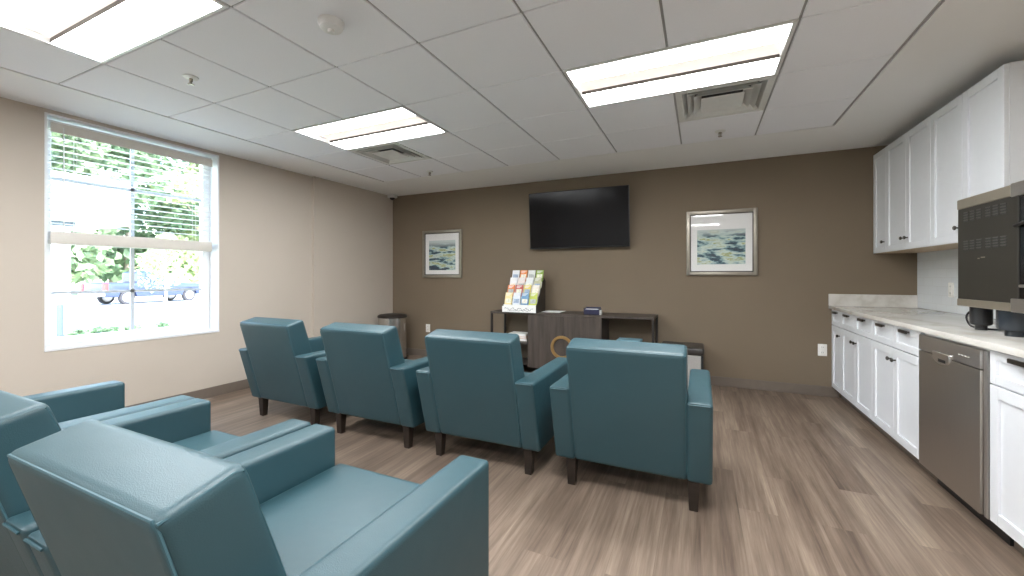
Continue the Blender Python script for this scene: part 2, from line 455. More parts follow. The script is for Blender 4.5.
g.box(FX0 + .02, FX0 + .035, 1.890, 1.916, 1.54, fz1 - .05); g.box(FX0 + .02, FX0 + .035, fy0 + .06, fy1 - .06, 1.973, 1.997)
g.build('muntin', 'muntin_shaded', win)
p = MB(); p.box(FX0 + .025, FX0 + .029, fy0 + .055, fy1 - .055, fz0 + .05, 1.51); p.box(FX0 + .025, FX0 + .029, fy0 + .055, fy1 - .055, 1.54, fz1 - .05)
p.build('pane', 'pane', win)

# horizontal blind drawn halfway
bl = thing('window_blind', 'white horizontal slat blind lowered halfway down the window', 'blind', (-4.53, 1.92, 1.46))
lo = lambda x: x + 4.53
BY_0, BY_1 = -.565, .565
MB().box(-.03, .03, BY_0, BY_1, 2.345 - 1.46, 2.405 - 1.46, .003, 1).build('headrail', 'white_metal', bl)
MB().box(.032, .040, BY_0 - .004, BY_1 + .004, 2.315 - 1.46, 2.388 - 1.46, .003, 1).build('valance', 'blind_rail', bl)
z = 2.285; 
while z > 1.585:
    s = MB()
    pts = [(-.025, -.0006), (-.012, .0022), (0, .0032), (.012, .0022), (.025, -.0006), (.025, -.0030), (.012, -.0004), (0, .0008), (-.012, -.0004), (-.025, -.0030)]
    s.prism(pts, BY_0, BY_1, 'y')
    s.build('slat', 'slat', bl, (0, 0, z - 1.46)); z -= .0475
r = MB(); r.box(-.03, .028, BY_0, BY_1, 0.0, .035, .006, 2)
for k in range(7): r.box(-.026, .026, BY_0, BY_1, .038 + k * .0085, .0425 + k * .0085, .001, 1)
r.box(.026, .034, BY_0 - .003, BY_1 + .003, .008, .098, .004, 2)
r.build('bottom_rail', 'blind_rail', bl)
for y in (-.42, .42):
    c = MB()
    for x in (-.027, .027): c.tube([(x, y, .09), (x, y, .89)], .0012, 5)
    c.build('ladder_cord', 'slat', bl)
MB().tube([(.05, -.50, .10), (.05, -.50, .50), (.046, -.50, .90)], .004, 6).build('wand', 'slat', bl)

# ------------------------------------------------------------------ ceiling lights, vents, small fittings
def make_light(lx, ly, label):
    t = thing('ceiling_light', label, 'ceiling light', (lx + TILE, ly + TILE / 2, CEIL), 0, 'recessed ceiling troffers')
    a, d = TILE - .006, TILE / 2 - .006
    fr = MB()
    fr.box(-a, -a + .022, -d, d, -.004, .03, .002, 1); fr.box(a - .022, a, -d, d, -.004, .03, .002, 1)
    fr.box(-a + .022, a - .022, -d, -d + .018, -.004, .03, .002, 1); fr.box(-a + .022, a - .022, d - .018, d, -.004, .03, .002, 1)
    fr.box(-a, a, -d, d, .075, .085)
    fr.build('housing', 'white_metal', t)
    for s in (-1, 1):
        y0, y1 = (-d + .018, -.085) if s < 0 else (.078, d - .018)
        l = MB(); n = 8
        prof = [(y0, .055)] + [(y0 + (y1 - y0) * k / n, .004 + .012 * (1 - math.sin(PI * k / n))) for k in range(n + 1)] + [(y1, .055)]
        l.prism(prof, -a + .022, a - .022, 'x'); l.build('diffuser', 'lens', t)
    b_ = MB(); b_.prism([(-.085, .022), (-.04, .032), (0, .036), (.04, .032), (.072, .022), (.072, .05), (-.085, .05)], -a + .022, a - .022, 'x'); b_.build('basket', 'basket', t)
    k_ = MB(); k_.box(-a + .022, a - .022, -.0 + .0745, .0763, .001, .05); k_.build('divider', 'bronze', t)
    return t
for (lx, ly), lb in zip(LIGHTS, (
        'lit ceiling light nearest the window, cut off by the top left corner of the view',
        'lit recessed ceiling light above the viewer, on the kitchen side, out of view',
        'lit recessed ceiling light beside the far square vent, furthest from the kitchen cabinets',
        'lit recessed ceiling light between the television wall and camera, nearest the upper cabinets',
        'lit recessed ceiling light at the rear of the room on the window side',
        'lit recessed ceiling light at the rear of the room on the kitchen side')):
    make_light(lx, ly, lb)

def make_vent(vx, vy, label):
    t = thing('ceiling_vent', label, 'vent', (vx + TILE / 2, vy + TILE / 2, CEIL), 0, 'square ceiling diffusers')
    h = TILE / 2 - .008
    fr = MB()
    def ring(o_, i_, zo, zi, th=.003):
        b = bmesh.new()
        q = lambda r, z_: [b.verts.new((sx * r, sy * r, z_)) for sx, sy in ((-1, -1), (1, -1), (1, 1), (-1, 1))]
        A, B, C_, D_ = q(o_, zo), q(i_, zi), q(i_, zi + th), q(o_, zo + th)
        for P_, Q_ in ((A, B), (B, C_), (C_, D_), (D_, A)):
            for k in range(4): b.faces.new((P_[k], P_[(k + 1) % 4], Q_[(k + 1) % 4], Q_[k]))
        bmesh.ops.recalc_face_normals(b, faces=b.faces)
        return b
    fr._merge(ring(h, h - .04, 0, 0)); fr._merge(ring(h - .04, h - .075, 0, .05))
    fr.build('frame', 'vent_grey', t)
    for o_, i_, z0, z1 in ((h - .072, h - .12, -.004, .045), (h - .115, h - .165, -.006, .04)):
        l = MB(); l._merge(ring(o_, i_, z0, z1)); l.build('louvre', 'vent_grey', t)
    MB().box(-.135, .135, -.135, .135, -.008, -.003, .002, 1).build('centre_plate', 'vent_grey', t)
    MB().box(-h + .01, h - .01, -h + .01, h - .01, .06, .066).build('throat', 'vent_dark', t)
    return t
make_vent(*VENTS[0], 'square ceiling vent beside the light nearest the window wall corner')
make_vent(*VENTS[1], 'square stepped ceiling vent beside the light nearest the cabinets')

def sprinkler(x, y, label):
    t = thing('fire_sprinkler', label, 'sprinkler', (x, y, CEIL), 0, 'ceiling fire sprinklers')
    MB().lathe([(.001, 0), (.042, 0), (.040, -.006), (.018, -.012), (.001, -.012)], n=24).build('escutcheon', 'white_metal', t)
    h = MB(); h.lathe([(.010, -.010), (.009, -.028), (.004, -.034), (.004, -.044)], n=16)
    for s in (-1, 1): h.tube([(s * .011, 0, -.012), (s * .014, 0, -.03), (s * .004, 0, -.046)], .0025, 6)
    h.build('head', 'champagne', t)
    MB().lathe([(.001, -.046), (.018, -.046), (.016, -.049), (.001, -.049)], n=16).build('deflector', 'champagne', t)
sprinkler(-2.926, 1.495, 'pendant fire sprinkler on the ceiling tile near the window')
sprinkler(-2.955, 4.04, 'small fire sprinkler on the ceiling near the far left corner')
sprinkler(.15, 3.975, 'small fire sprinkler on the tile beyond the stepped vent near the cabinets')
t = thing('smoke_detector', 'round white smoke detector on a ceiling tile', 'smoke detector', (-1.664, 1.463, CEIL))
MB().lathe([(.001, 0), (.062, 0), (.062, -.012), (.052, -.034), (.030, -.040), (.001, -.040)], n=36).build('body', 'white_metal', t)
MB().lathe([(.001, -.040), (.018, -.041), (.014, -.054), (.001, -.056)], n=20).build('sensor', 'vent_grey', t)
t = thing('security_camera', 'small white security camera in the far ceiling corner', 'camera', (-4.33, 4.96, CEIL))
MB().box(-.06, .06, -.05, .05, -.05, 0, .012, 3).build('housing', 'white_metal', t)
MB().lathe([(.040, -.048), (.036, -.066), (.022, -.080), (.001, -.085)], n=20).build('dome', 'black', t)

# ------------------------------------------------------------------ television, pictures, outlets
t = thing('television', 'large flat black television mounted on the brown wall', 'television', (-1.406, 4.96, 1.925))
TW, TH_ = 1.275, .725
tilt = Matrix.Rotation(math.radians(4.5), 4, 'X')
MB().box(-TW / 2, TW / 2, .0, .035, -TH_ / 2, TH_ / 2, .006, 2, tilt).build('casing', 'black', t)
MB().box(-TW / 2 + .010, TW / 2 - .010, -.003, .002, -TH_ / 2 + .018, TH_ / 2 - .010, 0, 1, tilt).build('screen', 'screen', t)
MB().box(-.33, .33, .03, .058, -.27, .20, .01, 2, tilt).build('rear_housing', 'black', t)
MB().box(-.25, .25, .045, .118, -.15, .15, .004, 1).build('wall_bracket', 'dark_steel', t)

def picture(xc, zc, w_, h_, iw, ih, dz, art, label):
    t = thing('framed_picture', label, 'picture', (xc, YB, zc), 0, 'framed prints on the brown wall')
    fr = MB(); a, b_ = w_ / 2, h_ / 2; fw = .038
    for sx in (-1, 1):
        x0, x1 = sorted((sx * a, sx * (a - fw))); fr.box(x0, x1, -.030, -.002, -b_, b_, .004, 2)
        z0, z1 = sorted((sx * b_, sx * (b_ - fw))); fr.box(-a + fw, a - fw, -.030, -.002, z0, z1, .004, 2)
    fr.build('frame', 'champagne', t)
    lip = MB(); a2, b2 = a - fw, b_ - fw
    for sx in (-1, 1):
        x0, x1 = sorted((sx * a2, sx * (a2 - .010))); lip.box(x0, x1, -.022, -.004, -b2, b2)
        z0, z1 = sorted((sx * b2, sx * (b2 - .010))); lip.box(-a2 + .01, a2 - .01, -.022, -.004, z0, z1)
    lip.build('inner_lip', 'bronze', t)
    MB().box(-a2, a2, -.012, -.006, -b2, b2).build('mat_board', 'mat_white', t)
    MB().box(-iw / 2, iw / 2, -.0135, -.012, -ih / 2, ih / 2).build('print', art, t, (0, 0, dz))
    MB().box(-a2 + .01, a2 - .01, -.0175, -.0160, -b2 + .01, b2 - .01).build('glazing', 'picture_glass', t)
picture(.198, 1.582, .70, .722, .475, .385, -.045, 'art_a', 'framed blue green marsh print between television and cabinets, ceiling light reflected in its glass')
picture(-3.485, 1.543, .69, .70, .465, .44, -.02, 'art_b', 'framed green marsh print at the left end of the brown wall')

def outlet(loc, rz, label, name='wall_outlet'):
    t = thing(name, label, 'outlet', loc, rz, 'white wall outlets')
    MB().box(-.038, .038, -.006, 0, -.060, .060, .003, 2).build('cover_plate', 'outlet', t)
    for s in (-1, 1):
        r_ = MB().box(-.017, .017, -.0085, -.005, s * .027 - .019, s * .027 + .019, .004, 2).build('receptacle', 'outlet', t)
        q = MB(); q.box(-.008, -.005, -.009, -.0084, s * .027 - .004, s * .027 + .008); q.box(.005, .008, -.009, -.0084, s * .027 - .004, s * .027 + .008)
        q.build('slot', 'outlet_dark', r_)
outlet((1.115, YB, .465), 0, 'white wall outlet on the brown wall beside the base cabinets')
outlet((-3.745, YB, .428), 0, 'white wall outlet on the brown wall between bin and credenza')
outlet((XR - .008, 4.5, 1.10), -PI / 2, 'white wall outlet on the tiled backsplash above the counter')

# ------------------------------------------------------------------ kitchen run
def shaker(y0, y1, z0, z1, th=.02, rail=.055):
    """door or drawer front in the y z plane, face towards -x at x = 0"""
    m = MB()
    m.box(0, th, y0, y0 + rail, z0, z1, .0015, 1); m.box(0, th, y1 - rail, y1, z0, z1, .0015, 1)
    m.box(0, th, y0 + rail, y1 - rail, z0, z0 + rail, .0015, 1); m.box(0, th, y0 + rail, y1 - rail, z1 - rail, z1, .0015, 1)
    m.box(.010, th - .002, y0 + rail - .004, y1 - rail + .004, z0 + rail - .004, z1 - rail + .004)
    return m
def knob(parent, y, z):
    m = MB(); m.lathe([(.005, 0), (.005, -.012), (.013, -.018), (.015, -.024), (.010, -.029), (.001, -.030)], (0, y, z), 16, 'x')
    m.build('knob', 'bronze', parent)
def pull(parent, y, z, L=.11):
    m = MB(); pts = []
    m.box(-.026, -.014, y - L / 2, y + L / 2, z - .010, z + .010, .004, 2)
    for s in (-1, 1): m.box(-.016, 0, y + s * L * .36 - .005, y + s * L * .36 + .005, z - .005, z + .005)
    m.build('pull', 'bronze', parent)

FXB = 1.19        # base door faces
def base_cabinet(y0, y1, n, label, knobs, wide_drawers=True):
    t = thing('base_cabinet', label, 'cabinet', (FXB, y0, 0), 0, 'white base cabinets along the right wall')
    L = y1 - y0
    c = MB(); c.box(.021, XR - FXB - .002, .001, L - .001, .10, .882); c.box(.085, XR - FXB - .002, .001, L - .001, 0, .10)
    c.build('carcass', 'cab_white', t)
    MB().box(.078, .085, .001, L - .001, 0, .10).build('toe_kick', 'baseboard', t)
    w_ = L / n
    for k in range(n):
        d = shaker(k * w_ + .002, (k + 1) * w_ - .002, .105, .722).build('door', 'cab_white', t)
        knob(d, k * w_ + (w_ - .035 if knobs[k] > 0 else .035), .645)
        q = shaker(k * w_ + .002, (k + 1) * w_ - .002, .728, .878, rail=.042).build('drawer', 'cab_white', t)
        pull(q, k * w_ + w_ / 2, .857)
base_cabinet(4.770, 5.075, 1, 'narrow white base cabinet at the far end of the counter against the brown wall', [-1])
base_cabinet(4.003, 4.770, 2, 'white two door base cabinet second from the brown wall', [1, -1])
base_cabinet(3.236, 4.003, 2, 'white two door base cabinet directly beyond the dishwasher', [1, -1])
base_cabinet(1.71, 2.598, 2, 'white base cabinet nearest the camera, on the near side of the dishwasher', [1, -1])

t = thing('dishwasher', 'stainless steel dishwasher with grey control strip under the counter', 'dishwasher', (1.175, 2.603, 0))
L = 3.231 - 2.603
MB().box(.03, .62, .004, L - .004, .10, .878).build('tub', 'vent_grey', t)
d = MB().box(0, .028, .034, L - .006, .105, .775, .006, 2).build('door', 'steel', t)
MB().box(0, .030, .034, L - .006, .779, .868, .005, 2).build('control_panel', 'steel_light', t)
MB().box(.012, .03, .004, .031, .10, .868, .003, 1).build('side_trim', 'steel_light', t)
h = MB(); n = 14
prof = [(.085 * math.cos(PI * k / n), -.036 * math.sin(PI * k / n)) for k in range(n + 1)]
h.prism([(p_[0] + .36, p_[1] + .772) for p_ in prof] + [(.36 - .085, .798), (.36 + .085, .798)], -.008, .004, 'x', .002, 1)
h.build('handle', 'chrome', t)
MB().box(-.0095, -.007, .36 - .052, .36 + .02, .750, .766, .001, 1).build('handle_recess', 'black', t)
b_ = MB()
for k in range(4): b_.box(-.0015, .001, .115 + k * .026, .125 + k * .026, .818, .823)
b_.build('buttons', 'vent_grey', t)
MB().box(.085, .10, .004, L - .004, 0, .10).build('toe_panel', 'black', t)

ct = thing('countertop', 'pale veined quartz countertop running along the right wall', 'countertop', (1.165, 1.70, .884))
MB().box(0, XR - 1.165 - .002, 0, YB - 1.70 - .002, 0, .032, .004, 2).build('slab', 'quartz', ct)
MB().box(0.0, XR - 1.165 - .012, YB - 1.70 - .020, YB - 1.70 - .001, .032, .150, .002, 1).build('upstand', 'quartz', ct)
struct(MB().box(XR - .009, XR, 1.70, YB - .001, .917, 1.44).build('trim_1', 'subway'))

UX = 1.517
def wall_cabinet(y0, y1, n, label, knobs):
    t = thing('wall_cabinet', label, 'cabinet', (UX, y0, 1.43), 0, 'white wall cabinets above the counter')
    L = y1 - y0; H_ = 2.385 - 1.43
    MB().box(.021, XR - UX - .001, .001, L - .001, .004, H_, .001, 1).build('carcass', 'cab_white', t)
    MB().box(.022, XR - UX - .002, .002, L - .002, 0, .0045).build('underside', 'cab_inside', t)
    w_ = L / n
    for k in range(n):
        d = shaker(k * w_ + .002, (k + 1) * w_ - .002, .002, H_ - .003).build('door', 'cab_white', t)
        knob(d, k * w_ + (w_ - .035 if knobs[k] > 0 else .035), .095)
wall_cabinet(4.775, 5.075, 1, 'narrow white wall cabinet at the far end against the brown wall', [-1])
wall_cabinet(3.985, 4.775, 2, 'white two door wall cabinet second from the brown wall', [1, -1])
wall_cabinet(3.185, 3.985, 2, 'white two door wall cabinet nearest the camera, behind the black machine', [1, -1])

# countertop machine on feet
MX, MY0, MY1, MZ0, MZ1 = 1.328, 2.40, 3.184, 1.045, 1.643
t = thing('beverage_machine', 'tall black countertop machine with louvred side on short black feet', 'appliance', (MX, MY0, .916))
SE = 2.735 - MY0; LM = MY1 - MY0; DZ = .916
z0, z1 = MZ0 - DZ, MZ1 - DZ
MB().box(.006, .42, .004, LM - .003, z0 + .004, z1 - .004, .004, 1).build('body', 'black_metal', t)
MB().box(0, .010, SE + .002, LM - .003, z0 + .040, z1 - .055, .002, 1).build('side_panel', 'black_metal', t)
MB().box(-.003, .42, SE + .002, LM, z1 - .055, z1, .003, 1).build('trim_band', 'trim_taupe', t)
MB().box(-.003, .42, SE + .002, LM, z0, z0 + .040, .003, 1).build('trim_band', 'trim_taupe', t)
MB().box(-.006, .42, 0, SE, z1 - .060, z1 + .004, .003, 1).build('front_band', 'steel_light', t)
MB().box(-.006, .42, 0, SE, z0 - .002, z0 + .062, .003, 1).build('front_band', 'steel_light', t)
MB().box(-.006, .02, .05, SE - .055, z0 + .115, z0 + .128, .002, 1).build('door_rail', 'steel_light', t)
MB().box(-.004, .012, SE - .05, SE, z0 + .062, z1 - .060, .002, 1).build('front_stile', 'black_metal', t)
MB().box(.0, .012, .02, SE - .05, z0 + .062, z1 - .060, .002, 1).build('door', 'screen', t)
MB().tube([(-.012, .06, z0 + .40), (-.022, SE * .5, z0 + .415), (-.012, SE - .045, z0 + .40)], .008, 8).build('handle', 'black', t)
for zc in (z1 - .105, z0 + .335):
    for hf in (0, 1):
        v = MB(); dk = MB()
        for k in range(hf * 3, hf * 3 + 3):
            yc = SE + .055 + k * .058 + (.018 if k > 2 else 0)
            for r_ in range(4):
                zz = zc + r_ * .014 - .02
                v.box(-.004, .002, yc - .021, yc + .021, zz, zz + .005, .001, 1)
                dk.box(-.0012, .002, yc - .021, yc + .021, zz - .0055, zz)
        v.build('louvre', 'louvre_grey', t); dk.build('louvre_slot', 'black', t)
b_ = MB(); b_.box(-.0008, .001, SE + .20, SE + .235, z0 + .262, z0 + .268); b_.box(-.0008, .001, SE + .245, SE + .262, z0 + .258, z0 + .263)
b_.build('badge', 'trim_taupe', t)
def foot(x, y, r):
    m = MB(); m.lathe([(r, z0 + .005), (r, .040), (r * .92, .030), (r * .55, .024), (r * .55, 0)], (x, y, 0), 24); return m
for fy, rr, mt in ((LM - .055, .044, 'black'), (.46, .062, 'foot_blue')):
    for fx in (.072, .34): foot(fx, fy, rr).build('foot', mt, t)
pc = [(.10, LM - .012, z0 + .006), (.085, LM + .050, .105), (.075, LM + .088, .065), (.075, LM + .065, .022), (.078, LM + .012, .007), (.11, LM - .06, .006), (.18, LM - .09, .006), (.30, LM - .08, .006)]
def smooth_path(P, n=6):
    P = [Vector(p) for p in P]; out = []
    for i in range(len(P) - 1):
        a, b, c_, d_ = P[max(i - 1, 0)], P[i], P[i + 1], P[min(i + 2, len(P) - 1)]
        for k in range(n):
            s = k / n
            out.append(0.5 * ((2 * b) + (c_ - a) * s + (2 * a - 5 * b + 4 * c_ - d_) * s * s + (3 * b - a - 3 * c_ + d_) * s ** 3))
    out.append(P[-1]); return out
MB().tube(smooth_path(pc), .005, 8).build('power_cord', 'black', t)

# ------------------------------------------------------------------ armchairs
def make_chair(label):
    t = thing('armchair', label, 'armchair', (0, 0, 0), 0, 'teal vinyl armchairs')
    W = .413; AW = .119                      # half width, arm width
    ZB = .160
    rear = lambda z: -.27 * (z - .175)      # raked rear plane
    for s in (-1, 1):
        x0, x1 = sorted((s * W, s * (W - AW)))
        a = MB(); a.prism([(rear(ZB), ZB), (.705, ZB), (.705, .60), (rear(.60), .60)], x0, x1, 'x', .022, 4)
        a.build('armrest', 'vinyl', t)
        p_ = MB(); e = .006
        p_.tube([(x0 + .014, rear(.588) - .001, .588), (x1 - .014, rear(.588) - .001, .588)], .0035, 6)
        p_.build('piping', 'piping', t)
    bw = W - AW + .004
    b_ = MB(); b_.prism([(rear(ZB) + .004, ZB), (.08, ZB), (.125, .40), (-.030, .872), (rear(.837) + .004, .837)], -bw, bw, 'x', .026, 5)
    bk = b_.build('backrest', 'vinyl', t)
    p_ = MB(); y_ = lambda z: rear(z) + .009
    px = bw - .006
    p_.tube([(-px, y_(.20), .20), (-px, y_(.812), .812), (-px + .01, y_(.830), .831), (px - .01, y_(.830), .831), (px, y_(.812), .812), (px, y_(.20), .20)], .0034, 6)
    for s in (-1, 1):
        p_.tube([(s * px, y_(.824), .827), (s * px, -.050, .858), (s * px, -.036, .856), (s * px, -.030, .845), (s * px, .095, .46)], .0034, 6)
    p_.build('piping', 'piping', bk)
    # seat: cushion crowned, over a front rail
    sw = W - AW - .003
    sm = bmesh.new(); nx, ny = 10, 12
    s_ = MB(); s_.box(-sw, sw, .12, .715, .315, .455, .03, 4)
    for v_ in s_.bm.verts:
        if v_.co.z > .42:
            v_.co.z += .018 * (1 - (v_.co.x / sw) ** 2)
    s_.build('seat_cushion', 'vinyl', t)
    MB().box(-sw, sw, .14, .695, ZB, .312, .012, 2).build('front_rail', 'vinyl', t)
    for sx in (-1, 1):
        for yy in (.055, .635):
            l = MB(); l.box(-.030, .030, -.030, .030, 0, .165, .003, 1)
            for v_ in l.bm.verts:
                k = v_.co.z / .165; v_.co.x *= .70 + .30 * k; v_.co.y *= .70 + .30 * k
            l.build('leg', 'leg_wood', t, (sx * .325, yy, 0))
    return t
CH = [(-.360, 2.268, 0.0, 'teal vinyl armchair with its back turned, nearest the kitchen counter in the far row'),
      (-1.283, 2.268, 0.01, 'teal vinyl armchair in the far row, left of the one nearest the counter'),
      (-2.208, 2.268, 0.0, 'teal vinyl armchair in the far row, standing in front of the steel bin'),
      (-3.145, 2.275, -.012, 'teal vinyl armchair at the window end of the far row'),
      (-1.052, .508, 0.0, 'teal vinyl armchair nearest the camera, large in the bottom left foreground'),
      (-1.901, .510, 0.0, 'teal vinyl armchair in the near row, behind the large foreground armchair'),
      (-2.735, .51, 0.0, 'teal vinyl armchair in the near row closest to the window, mostly hidden')]
ch0 = make_chair(CH[0][3])
for i, (x, y, a, lb) in enumerate(CH):
    c = ch0 if i == 0 else copy_tree(ch0)
    c.location = (x, y, 0); c.rotation_euler = (0, 0, a); c['label'] = lb

# ------------------------------------------------------------------ credenza and what is on it
CX0, CX1, CY0, CY1, CT = -2.44, -.455, 4.62, 5.04, .768
t = thing('credenza', 'dark wood credenza with black metal frame against the brown wall', 'credenza', ((CX0 + CX1) / 2, (CY0 + CY1) / 2, 0))
hx, hy = (CX1 - CX0) / 2, (CY1 - CY0) / 2
MB().box(-hx, hx, -hy, hy, CT - .028, CT, .002, 1).build('tabletop', 'credenza_wood', t)
for sx in (-1, 1):
    for sy in (-1, 1):
        MB().box(sx * (hx - .014) - .013, sx * (hx - .014) + .013, sy * (hy - .014) - .013, sy * (hy - .014) + .013, 0, CT - .028, .002, 1).build('leg', 'dark_steel', t)
dx0, dx1 = -.475, .425
MB().box(dx0, dx1, -hy + .022, hy - .002, .10, CT - .028).build('cabinet_body', 'credenza_wood', t)
for s in (0, 1):
    m_ = (dx0 + dx1) / 2
    x0, x1 = (dx0, m_ - .0015) if s == 0 else (m_ + .0015, dx1)
    MB().box(x0, x1, -hy, -hy + .020, .10, CT - .030, .0015, 1).build('door', 'credenza_wood', t)
rg = MB(); rg.lathe([(.138, 0), (.138, -.012), (.133, -.018), (.108, -.018), (.103, -.012), (.103, 0)], ((dx0 + dx1) / 2 - .015, -hy, .372), 48, 'y')
bmesh.ops.delete(rg.bm, geom=[f_ for f_ in rg.bm.faces if len(f_.verts) > 8], context='FACES')
rg.build('ring_pull', 'brass', t)
for x0, x1 in ((-hx + .02, dx0), (dx1, hx - .02)):
    MB().box(x0, x1, -hy + .005, hy - .005, .375, .398, .001, 1).build('shelf', 'credenza_wood', t)
    MB().box(x0, x1, -hy + .005, hy - .005, .10, .122, .001, 1).build('shelf', 'credenza_wood', t)
    MB().box(x0, x1, -hy + .005, -hy + .024, .10, .122, .001, 1).build('rail', 'dark_steel', t)

def col_mat(name, c, var=.1, ns=40): return simple(name, c, .5, var=var, nscale=ns)
# brochure rack, four steps of four pockets
RX, RY = -2.03, 4.62
t = thing('brochure_rack', 'white stepped brochure rack standing on the left end of the credenza', 'rack', (RX, RY, CT))
RW = .222
st = [(k * .072, .080 + k * .094) for k in range(4)]      # (y, z) of each pocket floor
prof = [(-.03, 0), (.31, 0), (.31, .30)] 
side = [(-.03, 0), (.30, 0), (.30, .39), (.262, .42)]
for k in range(3, -1, -1):
    side += [(st[k][0] + .03, st[k][1] + .035), (st[k][0] - .012, st[k][1] + .012)]
side += [(-.03, .06)]
for s in (-1, 1): MB().prism(side, s * RW - .002, s * RW + .002, 'x').build('side_panel', 'bronze', t)  # shadow on the rack's side faces put into a dark material
bd = MB()
for k in range(4):
    y, z = st[k]
    bd.box(-RW, RW, y - .004, y + .070, z - .004, z)
    bd.box(-RW, RW, y - .006, y - .003, z - .075 if k else 0.0, z + .012)
bd.box(-RW, RW, .29, .294, 0, .40)
bd.build('tray', 'paper', t)
MB().box(-RW - .004, RW + .004, -.034, -.030, 0, .075, .001, 1).build('front_card', 'paper', t)
q = MB()
pts = [(-.19 + .38 * k / 30, -.0355, .040 + .013 * math.sin(k * .9) + .008 * math.sin(k * 2.3)) for k in range(31)]
q.tube(pts, .0022, 5)
q.tube([(-.15 + .30 * k / 20, -.0355, .022 + .006 * math.sin(k * 1.7)) for k in range(21)], .0016, 5)
q.build('scribble', 'navy', t)
brc = [[('white', (.74, .76, .78)), ('orange', (.80, .25, .05)), ('pale grey', (.66, .68, .64)), ('green', (.24, .38, .04))],
       [('white', (.78, .78, .78)), ('pale pink', (.76, .66, .62)), ('white', (.72, .73, .72)), ('sage', (.46, .45, .28))],
       [('orange', (.75, .22, .06)), ('red', (.55, .10, .08)), ('yellow', (.75, .58, .12)), ('cream', (.74, .66, .56))],
       [('yellow and white', (.80, .66, .32)), ('white and grey', (.68, .72, .76)), ('blue', (.14, .30, .48)), ('lime green', (.48, .55, .07))]]
pos = ['leftmost', 'second from left', 'third from left', 'rightmost']; rown = ['top', 'second', 'third', 'bottom']
pic = [(.30, .38, .50), (.78, .72, .60), (.40, .42, .40), (.75, .75, .6)]
for rI in range(4):
    k = 3 - rI; y, z = st[k]
    for cI in range(4):
        nm, c3 = brc[rI][cI]
        t = thing('brochure', '%s brochure %s in the %s row of the white rack' % (nm, pos[cI], rown[rI]), 'brochure',
                  (RX - RW + .0555 + cI * .111, RY + y + .002, CT + z + .001), 0, 'brochures in the rack')
        lean = Matrix.Rotation(math.radians(-16), 4, 'X')
        cm = col_mat('brochure_%s' % nm.replace(' ', '_'), c3 + (1,), .08, 60)
        MB().box(-.049, .049, .002, .010, 0, .165, 0, 1, lean).build('cover', cm, t)
        a_ = MB(); a_.box(-.036, .036, .0005, .0022, .030 if rI % 2 else .065, .085 if rI % 2 else .11, 0, 1, lean)
        a_.build('cover_picture', col_mat('cover_picture', pic[(rI + cI) % 4] + (1,), .3, 30), t)
        b_ = MB()
        for q_ in range(3): b_.box(-.036, .036 - q_ * .014, .0005, .0022, .150 - q_ * .012, .156 - q_ * .012, 0, 1, lean)
        b_.build('print_lines', 'vent_grey', t)

t = MB(); t.box(-.12, .12, -.10, .10, 0, .004); t.box(-.10, .13, -.085, .105, .004, .007)
tag(t.build('paper_sheets', 'paper', None, (-1.68, 4.86, CT)), 'small stack of white paper sheets on the credenza beside the brochure rack', 'papers')
t = thing('card_box', 'small open navy box of cards on the credenza top', 'box', (-1.145, 4.70, CT))
b_ = MB(); b_.box(-.09, .09, -.05, .05, 0, .005); b_.box(-.09, .09, -.05, -.045, 0, .062); b_.box(-.09, .09, .045, .05, 0, .085)
b_.box(-.09, -.085, -.05, .05, 0, .075); b_.box(.085, .09, -.05, .05, 0, .075); b_.build('tray', 'navy', t)
c_ = MB()
for k in range(9): c_.box(-.078, .078, -.035 + k * .008, -.030 + k * .008, .006, .064)
c_.build('cards', 'paper', t)
MB().box(.0905, .105, -.04, .03, 0, .055, .001, 1).build('side_card', 'paper', t)

bcols = [('cream', (.72, .66, .54)), ('orange', (.55, .24, .10)), ('white', (.78, .76, .72))]
zz = .399
for i, (nm, c3) in enumerate(bcols):
    h_ = (.032, .022, .036)[i]; o = (0, .012, -.008)[i]
    t = thing('book', '%s book in the stack on the left credenza shelf, %s' % (nm, ('bottom one', 'middle one', 'top one')[i]), 'book', (-2.10 + o, 4.80, zz), (.05, -.1, .03)[i], 'books on the left credenza shelf')
    cv = MB(); cv.box(-.12, .12, -.09, .09, 0, .003); cv.box(-.12, .12, -.09, .09, h_ - .003, h_); cv.box(-.12, -.117, -.09, .09, 0, h_)
    cv.build('cover', col_mat('book_cover', c3 + (1,)), t)
    MB().box(-.116, .115, -.086, .086, .003, h_ - .003).build('pages', 'paper', t)
    zz += h_
t = thing('storage_box', 'pale blue lidded box on the right credenza shelf', 'box', (-.735, 4.76, .399))
M['pale_blue'] = simple('pale_blue_card', (.20, .36, .42, 1), .6)
MB().box(-.125, .125, -.09, .09, 0, .075, .003, 1).build('base', 'pale_blue', t)
MB().box(-.13, .13, -.095, .095, .076, .100, .003, 1).build('lid', 'pale_blue', t)

# ottoman beside the credenza
t = thing('storage_ottoman', 'grey storage ottoman with dark padded lid beside the credenza', 'ottoman', (-.19, 4.80, 0))
MB().box(-.205, .205, -.19, .19, .012, .395, .02, 3).build('body', 'ottoman_side', t)
l_ = MB(); l_.box(-.218, .218, -.203, .203, .396, .472, .028, 4)
l_.build('lid', 'ottoman_top', t)
e_ = MB()
for sx in (-1, 1):
    for sy in (-1, 1): e_.box(sx * .200 - .012, sx * .200 + .012, sy * .185 - .012, sy * .185 + .012, 0, .395, .004, 1)
e_.build('corner_post', 'black', t)

